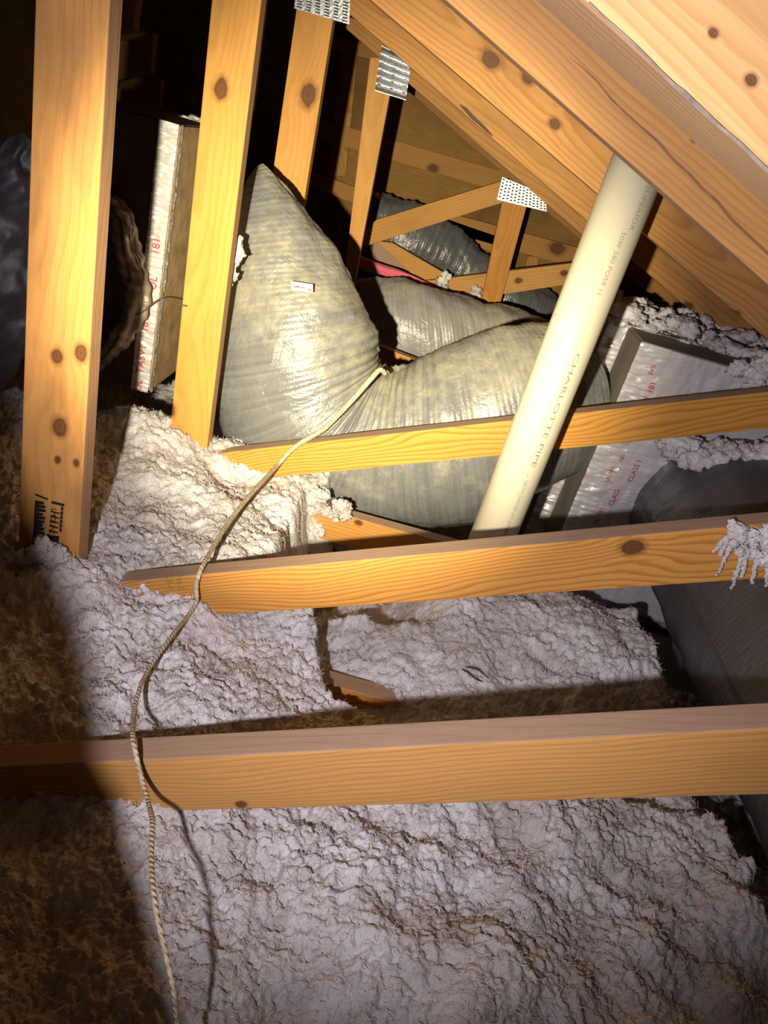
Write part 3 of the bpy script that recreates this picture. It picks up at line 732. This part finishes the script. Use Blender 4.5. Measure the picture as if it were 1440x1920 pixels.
# ================================================================ INSULATION
def insulation():
    ys = [0.12]
    while ys[-1] < 3.9: ys.append(ys[-1] + 0.0026*max(0.55, min(6.0, ys[-1]/0.75)))
    ys = np.array(ys); xs = np.linspace(-1, 1, 820)
    X = []; 
    for y in ys: X.append(xs*(0.62+0.62*y) + 0.10+0.10*y)
    X = np.array(X); Y = np.repeat(ys[:, None], len(xs), 1)
    Z = np.full_like(X, -0.795)
    Z += (fbm(X*3.1+5, Y*3.1, 3)-0.5)*0.06
    # plateau heaped to the left of the trench; hollow to its right
    ex = np.interp(Y, [0.70, 0.86, 0.905, 0.92, 0.95, 1.08, 1.30, 1.40, 1.45, 1.52, 1.9], [0.6, 0.5, 0.14, 0.05, 0.01, -0.03, -0.115, -0.15, -0.17, -0.07, -0.16])
    ex = ex+(fbm(Y*22, X*9, 3)-0.5)*0.045
    right = sst(0.0, 0.035, X-ex)*sst(0.87, 0.93, Y)
    Z -= right*0.065+right*(1-sst(0.03, 0.16, X-ex))*0.045
    # right mound a little higher again
    Z += right*0.05*np.exp(-((X-0.38)/0.26)**2-((Y-1.38)/0.20)**2)
    # hollow under the V duct
    pit = sst(0.0, 0.05, X-(ex+0.02))*sst(1.50, 1.66, Y+0.10*sst(-0.05, -0.12, X))
    pit2 = sst(-0.16, -0.10, X)*sst(1.22, 1.30, Y)*(1-sst(0.10, 0.25, X))*(1-sst(1.60, 1.64, Y))
    Z -= np.maximum(pit, pit2)*0.16
    # heap behind the first post and rise at the peak
    Z -= 0.055*np.exp(-((X+0.33)/0.09)**2-((Y-1.57)/0.05)**2)
    Z -= 0.045*np.exp(-((X-0.11)/0.06)**2-((Y-1.01)/0.045)**2)
    Z -= 0.075*np.exp(-((X+0.42)/0.13)**2-((Y-0.54)/0.07)**2)
    Z += 0.05*np.exp(-((X+0.58)/0.09)**2-((Y-1.60)/0.10)**2)
    Z += 0.035*np.exp(-((X+0.42)/0.08)**2-((Y-0.98)/0.07)**2)
    Z -= sst(1.70, 1.82, Y)*0.16*(1-sst(-0.45, -0.38, X))
    # ground falls away beside the dark duct
    Z -= sst(0.665, 0.75, X+(fbm(Y*20, X*20, 2)-0.5)*0.05)*0.16
    # foreground swells
    Z += 0.02*np.exp(-((X-0.2)/0.25)**2-((Y-0.52)/0.1)**2)
    wx = (fbm(X*14, Y*14, 2)-0.5)*0.02; wy = (fbm(X*14+40, Y*14+9, 2)-0.5)*0.02
    b1 = fbm((X+wx)*9+3+Y*3.1, (Y+wy)*9-X*2.2, 2, 0.4)
    p0 = puffs((X+wx)*13+5, (Y+wy)*13)
    p1 = puffs((X+wx)*30, (Y+wy)*30)
    wx2 = wx+(fbm(X*60, Y*60, 2)-0.5)*0.016; wy2 = wy+(fbm(X*60+50, Y*60+20, 2)-0.5)*0.016
    p2 = puffs((X+wx2)*75, (Y+wy2)*75)
    p3 = puffs((X+wx2*1.3)*165, (Y+wy2*1.3)*165)
    b3 = fbm(X*190, Y*190, 3, 0.65)
    amp = 0.6+0.9*fbm(X*6+9, Y*6, 2)
    c1 = billow((X+wx2)*55, (Y+wy2)*55, 3, 0.6)
    f1 = fbm((X+wx2)*45+7, (Y+wy2)*45, 4, 0.6)
    Z += (b1-0.5)*0.055 + ((p1-0.6)*0.011 + (p2-0.6)*0.014 + (p3-0.6)*0.008 + (f1-0.5)*0.016 + (b3-0.5)*0.012)*amp
    Z += (fbm(X*12+Y*5+2, Y*12-X*5, 2)-0.5)*0.05*(1-sst(0.72, 0.85, Y))
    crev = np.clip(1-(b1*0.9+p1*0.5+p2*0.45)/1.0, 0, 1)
    nx = len(xs); ny = len(ys)
    co = np.stack([X, Y, Z], 2).reshape(-1, 3)
    jit = 0.0006
    co[:, 0] += (fbm(X*90, Y*90, 2).ravel()-0.5)*2*jit*2; co[:, 1] += (fbm(X*90+33, Y*90+7, 2).ravel()-0.5)*2*jit*2
    idx = np.arange(nx*ny).reshape(ny, nx)
    fc = np.stack([idx[:-1, :-1], idx[:-1, 1:], idx[1:, 1:], idx[1:, :-1]], 2).reshape(-1, 4)
    me = bpy.data.meshes.new('loose_insulation')
    me.vertices.add(len(co)); me.vertices.foreach_set('co', co.astype(np.float32).ravel())
    me.loops.add(fc.size); me.loops.foreach_set('vertex_index', fc.astype(np.int32).ravel())
    me.polygons.add(len(fc)); me.polygons.foreach_set('loop_start', np.arange(0, fc.size, 4, dtype=np.int32))
    me.polygons.foreach_set('use_smooth', np.ones(len(fc), bool))
    me.update(calc_edges=True)
    at_ = me.attributes.new('crevice', 'FLOAT', 'POINT'); at_.data.foreach_set('value', crev.ravel().astype(np.float32))
    return me
def fluff_mat(use_attr=True):
    t = NT('white_glass_wool'); P = t.obj()
    wv = t.n('ShaderNodeTexNoise'); t.link(P, wv.inputs['Vector']); wv.inputs['Scale'].default_value = 70; wv.inputs['Detail'].default_value = 3
    W_ = t.n('ShaderNodeVectorMath', operation='MULTIPLY_ADD'); t.link(wv.outputs['Color'], W_.inputs[0]); W_.inputs[1].default_value = (0.022, 0.022, 0.022); t.link(P, W_.inputs[2])
    PW = W_.outputs[0]
    def vor(sc):
        v = t.n('ShaderNodeTexVoronoi', feature='F1'); t.link(PW, v.inputs['Vector']); v.inputs['Scale'].default_value = sc
        d = v.outputs['Distance']; return t.math('MULTIPLY', d, d)
    n0 = t.noise(P, 7, 5, 0.65); n1 = t.noise(PW, 60, 5, 0.7, 0.4); n2 = t.noise(P, 420, 4, 0.75)
    v1 = vor(95); v2 = vor(230)
    col = t.mix(t.ramp(n0, [(0.40, 0.0), (0.66, 1.0)]), (0.84, 0.82, 0.84), (0.54, 0.48, 0.45))
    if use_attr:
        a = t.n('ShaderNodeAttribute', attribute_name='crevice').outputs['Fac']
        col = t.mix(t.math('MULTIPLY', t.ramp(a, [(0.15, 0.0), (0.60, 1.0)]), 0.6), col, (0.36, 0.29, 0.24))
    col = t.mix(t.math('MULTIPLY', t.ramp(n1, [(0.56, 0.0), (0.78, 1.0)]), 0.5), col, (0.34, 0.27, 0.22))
    h1 = t.math('MULTIPLY', v1, -1.0); h2 = t.math('MULTIPLY', v2, -1.0)
    b1 = t.bump(h1, 0.4, 0.006); b2 = t.bump(h2, 0.4, 0.003, b1); b3 = t.bump(n2, 0.7, 0.002, b2)
    return t.out(col, 0.95, 0, b3, 0.03)
FL = fluff_mat(); FL2 = fluff_mat(False)
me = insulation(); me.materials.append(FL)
ins = bpy.data.objects.new('loose_insulation', me); put(ins, Matrix.Identity(4))
def fibres(me, n):
    rs = np.random.RandomState(5)
    nv = len(me.vertices); co = np.empty(nv*3, np.float32); me.vertices.foreach_get('co', co); co = co.reshape(-1, 3)
    nr = np.empty(nv*3, np.float32); me.vertices.foreach_get('normal', nr); nr = nr.reshape(-1, 3)
    # more per vertex where the grid is coarse, none outside the picture
    w = np.clip(co[:, 1], 0.3, 1.4)**1.6*(co[:, 1] > 0.33)*(co[:, 1] < 1.95)*(co[:, 0] < 0.8)*(co[:, 0] > -0.75*co[:, 1]-0.08)
    i = rs.choice(nv, n, p=w/w.sum()); P = co[i]+rs.uniform(-0.002, 0.002, (n, 3)); N = nr[i]
    L = rs.uniform(0.004, 0.012, n)[:, None]; Wd = rs.uniform(0.00025, 0.0006, n)[:, None]
    T = rs.normal(size=(n, 3)); T -= N*(T*N).sum(1)[:, None]*rs.uniform(0.35, 1.0, n)[:, None]; T /= np.linalg.norm(T, axis=1)[:, None]
    B = np.cross(N, T); B /= np.linalg.norm(B, axis=1)[:, None]
    curl = rs.uniform(-1.2, 1.2, n)[:, None]; lift = rs.uniform(0.1, 0.5, n)[:, None]
    vs = []
    for k in range(5):
        q = k/4.0
        c = P+T*L*q+B*L*curl*q*q*0.6+N*L*lift*np.sin(q*2.6)
        ww = Wd*(1-0.6*q)
        vs += [c-B*ww, c+B*ww]
    V = np.stack(vs, 1).reshape(-1, 3)
    base = np.arange(n)[:, None]*10
    F_ = np.concatenate([base+np.array([2*k, 2*k+1, 2*k+3, 2*k+2])[None] for k in range(4)], 1).reshape(-1, 4)
    m2 = bpy.data.meshes.new('wool_fibres'); m2.vertices.add(len(V)); m2.vertices.foreach_set('co', V.astype(np.float32).ravel())
    m2.loops.add(F_.size); m2.loops.foreach_set('vertex_index', F_.astype(np.int32).ravel())
    m2.polygons.add(len(F_)); m2.polygons.foreach_set('loop_start', np.arange(0, F_.size, 4, dtype=np.int32)); m2.update(calc_edges=True)
    return m2
fm = fibres(me, 70000); fm.materials.append(simple('wool_fibre', (0.80, 0.77, 0.77), 0.9))
fo = put(bpy.data.objects.new('wool_fibres', fm), Matrix.Identity(4), ins); fo['kind'] = 'stuff'
tag(ins, 'white blown glass wool insulation covering the attic floor between the beams', 'insulation', kind='stuff')

def clump(name, blobs, label, seed=0, sub=4, parent=None, mat=None):
    """torn tufts: noisy lumps merged in one mesh; blobs = (centre, radius)"""
    from mathutils import noise as mn
    V = []; Fc = []
    bm = bmesh.new(); bmesh.ops.create_icosphere(bm, subdivisions=sub, radius=1.0)
    base = [v.co.copy() for v in bm.verts]; bf = [tuple(v.index for v in f.verts) for f in bm.faces]; bm.free()
    for i, (c, r, sq) in enumerate(blobs):
        b = len(V)
        for p in base:
            q = p*1.9+Vector((i*7.3+seed, 0, 0))
            h = 1+0.55*mn.noise(q)+0.35*mn.noise(q*2.7)+0.22*mn.noise(q*6.5)
            V.append((c[0]+p.x*r*h*sq[0], c[1]+p.y*r*h*sq[1], c[2]+p.z*r*h*sq[2]))
        Fc += [tuple(b+k for k in f) for f in bf]
    o = mesh_obj(name, V, Fc, mat or FL2, parent, smooth=True)
    if label: tag(o, label, 'insulation', None, 'stuff')
    return o
rc = random.Random(11)
def scatter(pts, n, rmin, rmax, jit, sq=(1, 1, 1)):
    out = []
    for k in range(n):
        a = rc.choice(pts); out.append(((a[0]+rc.uniform(-jit, jit), a[1]+rc.uniform(-jit, jit)*0.6, a[2]+rc.uniform(-jit, jit)*0.5), rc.uniform(rmin, rmax), sq))
    return out
# heaped on the right boxes and over the dark duct
pts = [(XA+dx, YA+dy, ZA+0.01) for dx in (0.02, 0.10, 0.2, 0.3, 0.42) for dy in (0.20, 0.3, 0.4)] + [(XA+0.35+dx, YA+dy, ZA+0.02) for dx in (0, 0.1, 0.2, 0.3) for dy in (0.0, 0.12, 0.3)]
clump('insulation_heap', scatter(pts, 60, 0.02, 0.042, 0.05, (1.2, 1.1, 0.6))+scatter(pts, 220, 0.007, 0.018, 0.075, (1.2, 1.1, 0.9)), 'dusty white insulation heaped on top of the duct boxes at the right', 1, 3)
pts = [tuple(at(x, y, 1.70)) for x, y in ((1290, 850), (1330, 855), (1370, 850), (1410, 860), (1450, 850), (1270, 835), (1440, 880))]
clump('insulation_heap', scatter(pts, 34, 0.015, 0.033, 0.03, (1.2, 1, 0.8))+scatter(pts, 150, 0.006, 0.014, 0.045), 'torn white insulation draped over the dark duct at the right', 3, 3)
pts = [tuple(at(x, y, 1.775)) for x, y in ((1395, 690), (1420, 700), (1450, 715), (1400, 720), (1440, 690))]
clump('insulation_tuft', scatter(pts, 12, 0.014, 0.026, 0.02, (1.2, 0.6, 1)), 'white insulation tuft stuck on the silver box front near the right edge', 4)
# tuft hanging over the right end of the second chord
pts = [tuple(at(x, y, 1.022)) for x, y in ((1385, 990), (1400, 1010), (1420, 1000), (1440, 1020), (1400, 1035), (1425, 1045), (1450, 1000), (1450, 1050), (1380, 1010), (1366, 1045), (1440, 1065))]
strand = []
for (x0, y0, x1, y1) in ((1372, 1020, 1345, 1078), (1392, 1040, 1372, 1102), (1368, 1000, 1350, 1040), (1420, 1050, 1410, 1092), (1440, 1050, 1438, 1098), (1400, 1040, 1392, 1080), (1360, 1012, 1338, 1034)):
    for k in range(12):
        q = k/11.0; strand.append((tuple(at(x0+(x1-x0)*q+rc.uniform(-2, 2), y0+(y1-y0)*q, 1.022)), 0.0042*(1-0.45*q)*rc.uniform(0.8, 1.3), (1, 0.7, 1.1)))
clump('insulation_tuft', scatter(pts[:7]+pts[8:9], 130, 0.003, 0.0075, 0.012, (1.1, 0.7, 1.0)) + strand,
      'ragged white insulation tuft hanging over the right end of the middle beam', 6, 3)
pts = [tuple(at(x, y, 1.615)) for x, y in ((550, 920), (600, 925), (640, 945), (620, 960), (590, 990), (575, 1005), (595, 955), (530, 925), (640, 960))]
clump('insulation_tuft', scatter(pts, 36, 0.006, 0.014, 0.016, (1.1, 0.8, 1))+scatter(pts, 90, 0.003, 0.007, 0.022, (1.1, 0.8, 1)), 'ragged insulation tufts clinging to the half-buried chord left of centre', 8)
pts = [tuple(at(x, y, 1.69)) for x, y in ((437, 455), (445, 470), (432, 490), (440, 480), (430, 515), (425, 530))]
clump('insulation_tuft', scatter(pts, 16, 0.008, 0.017, 0.008, (1, 0.6, 1)), 'small torn insulation tuft between the knotty post and the V-shaped duct', 9, 3)
clump('insulation_tuft', [(tuple(at(x, y, 1.028)), r, (1, 0.5, 1)) for x, y, r in ((268, 1100, 0.006), (274, 1107, 0.006), (262, 1108, 0.004), (295, 1110, 0.003))], 'tiny white wool scrap stuck by the green stamp on the middle beam', 12, 3)
pts = [tuple(at(x, y, 3.41)) for x, y in ((838, 515), (832, 525), (828, 540), (893, 540), (890, 555), (880, 562))]
clump('insulation_tuft', scatter(pts, 16, 0.010, 0.02, 0.012), 'white scraps on the light web by the farthest truss post', 14, 3)
pts = [tuple(at(x, y, 1.0)) for x, y in ((60, 1045), (90, 1040), (110, 1060), (160, 1075), (190, 1100), (30, 1060))]
clump('insulation_tuft', scatter(pts, 30, 0.008, 0.02, 0.02), 'fluffy white tufts heaped round the foot of the stamped post', 15)

pts = [(XL+0.06, YL+0.2, ZL1+0.005), (XL+0.02, YL+0.3, ZL1+0.005), (XL-0.04, YL+0.3, ZL1+0.005)]
clump('insulation_tuft', scatter(pts, 10, 0.014, 0.028, 0.03, (1.3, 1, 0.6)), 'pale insulation scraps on top of the tan duct box at the left', 17, 3)
# pink batt scrap far behind
pink = simple('pink_wool', (0.75, 0.16, 0.22), 0.9, 0, 60, 0.5, 0.006)
pk = sweep('pink_insulation', [at(650, 478, 3.3), at(700, 500, 3.3), at(760, 520, 3.3), at(810, 540, 3.3)], [0.022, 0.024, 0.02, 0.012], pink, None, 24, 8, 0, 0.1, 0.012, 7)
tag(pk, 'thin pink insulation strip lying behind the pale duct, left of the farthest truss', 'insulation')
bx = simple('pinkish_board', (0.38, 0.24, 0.19), 0.8, 0, 20, 0.3, 0.01)
sc = mesh_obj('board_scrap', [at(705, 440, 3.6), at(775, 480, 3.6), at(830, 550, 3.6), at(690, 510, 3.6)]+[at(705, 440, 3.63), at(775, 480, 3.63), at(830, 550, 3.63), at(690, 510, 3.63)],
     [(0, 1, 2, 3), (7, 6, 5, 4), (0, 4, 5, 1), (1, 5, 6, 2), (2, 6, 7, 3), (3, 7, 4, 0)], bx)
tag(sc, 'dusty pinkish board scrap leaning under the leaning web in the distance', 'board')

# ================================================================ CORD
cm = NT('woven_cord'); P = cm.obj(); u_ = cm.n('ShaderNodeUVMap').outputs[0]; uu, vv = cm.sep(u_)[:2]
tw = cm.math('SINE', cm.math('MULTIPLY_ADD', vv, 6.2832*130, cm.math('MULTIPLY', uu, 6.2832*2)))
cm = cm.out(cm.mix(cm.ramp(cm.noise(P, 160, 3), [(0.4, 0.0), (0.65, 1.0)]), (0.42, 0.33, 0.20), (0.66, 0.56, 0.40)), 0.85, 0, cm.bump(tw, 0.6, 0.0012))
path = [(722, 700, 1.715, .006), (712, 694, 1.70, .006), (694, 712, 1.69, .0062), (668, 742, 1.68, .0062), (640, 772, 1.66, .0062), (610, 802, 1.64, .0060), (585, 818, 1.62, .0058), (560, 833, 1.603, .0055),
        (540, 850, 1.600, .0055), (520, 873, 1.58, .0052), (490, 905, 1.46, .005), (455, 945, 1.33, .0048), (425, 985, 1.22, .0046), (400, 1025, 1.12, .0042), (383, 1055, 1.05, .004),
        (374, 1075, 1.025, .004), (368, 1098, 1.016, .0038), (368, 1128, 1.005, .0036), (350, 1158, 0.97, .0034), (320, 1195, 0.89, .0033), (288, 1240, 0.83, .0032), (272, 1268, 0.79, .0031), (262, 1290, 0.755, .0031),
        (251, 1335, 0.70, .003), (249, 1380, 0.62, .003), (256, 1418, 0.592, .0029), (266, 1460, 0.580, .0029), (278, 1505, 0.55, .0028), (286, 1545, 0.50, .0027), (284, 1610, 0.45, .0026),
        (290, 1690, 0.40, .0025), (308, 1775, 0.37, .0024), (325, 1850, 0.35, .0023), (334, 1930, 0.34, .0023), (345, 2020, 0.32, .0023)]
cd = sweep('hanging_cord', [at(a, b, c) for a, b, c, r in path], [r for *_, r in path], cm, None, 14, 8, 0, 0.1, 0.0004, 2)
tag(cd, 'long beige woven cord running from the duct cinch down over the three beams', 'cord')
c2 = sweep('thin_cord', [at(a, b, c) for a, b, c in ((515, 885, 1.66), (540, 905, 1.64), (570, 915, 1.63), (598, 934, 1.62))], [0.003]*4, cm, None, 10, 8, 0, 0.1, 0)
tag(c2, 'short thin pale cord under the narrow beam beside the insulation tuft', 'cord')
twm = simple('brown_twig', (0.10, 0.05, 0.02), 0.8, 0, 80, 0.4, 0.002)
tg = sweep('twig', [onz(868, 1255, -0.80), onz(880, 1262, -0.775), onz(892, 1272, -0.775), onz(905, 1278, -0.79)], [0.0018, 0.0022, 0.002, 0.001], twm, None, 8, 6, 0, 0.1, 0)
tag(tg, 'small dark brown twig lying on the insulation below the middle beam', 'twig')
wr_ = sweep('bent_wire', [at(238, 590, 1.64), at(262, 588, 1.635), at(285, 570, 1.63), at(305, 560, 1.625), at(330, 570, 1.61), at(350, 574, 1.605)], [0.0015]*6, simple('rusty_wire', (0.16, 0.11, 0.06), 0.6, 0.3), None, 8, 8, 0, 0.1, 0)
tag(wr_, 'thin bent wire looped round the taped corner of the left duct box', 'wire')
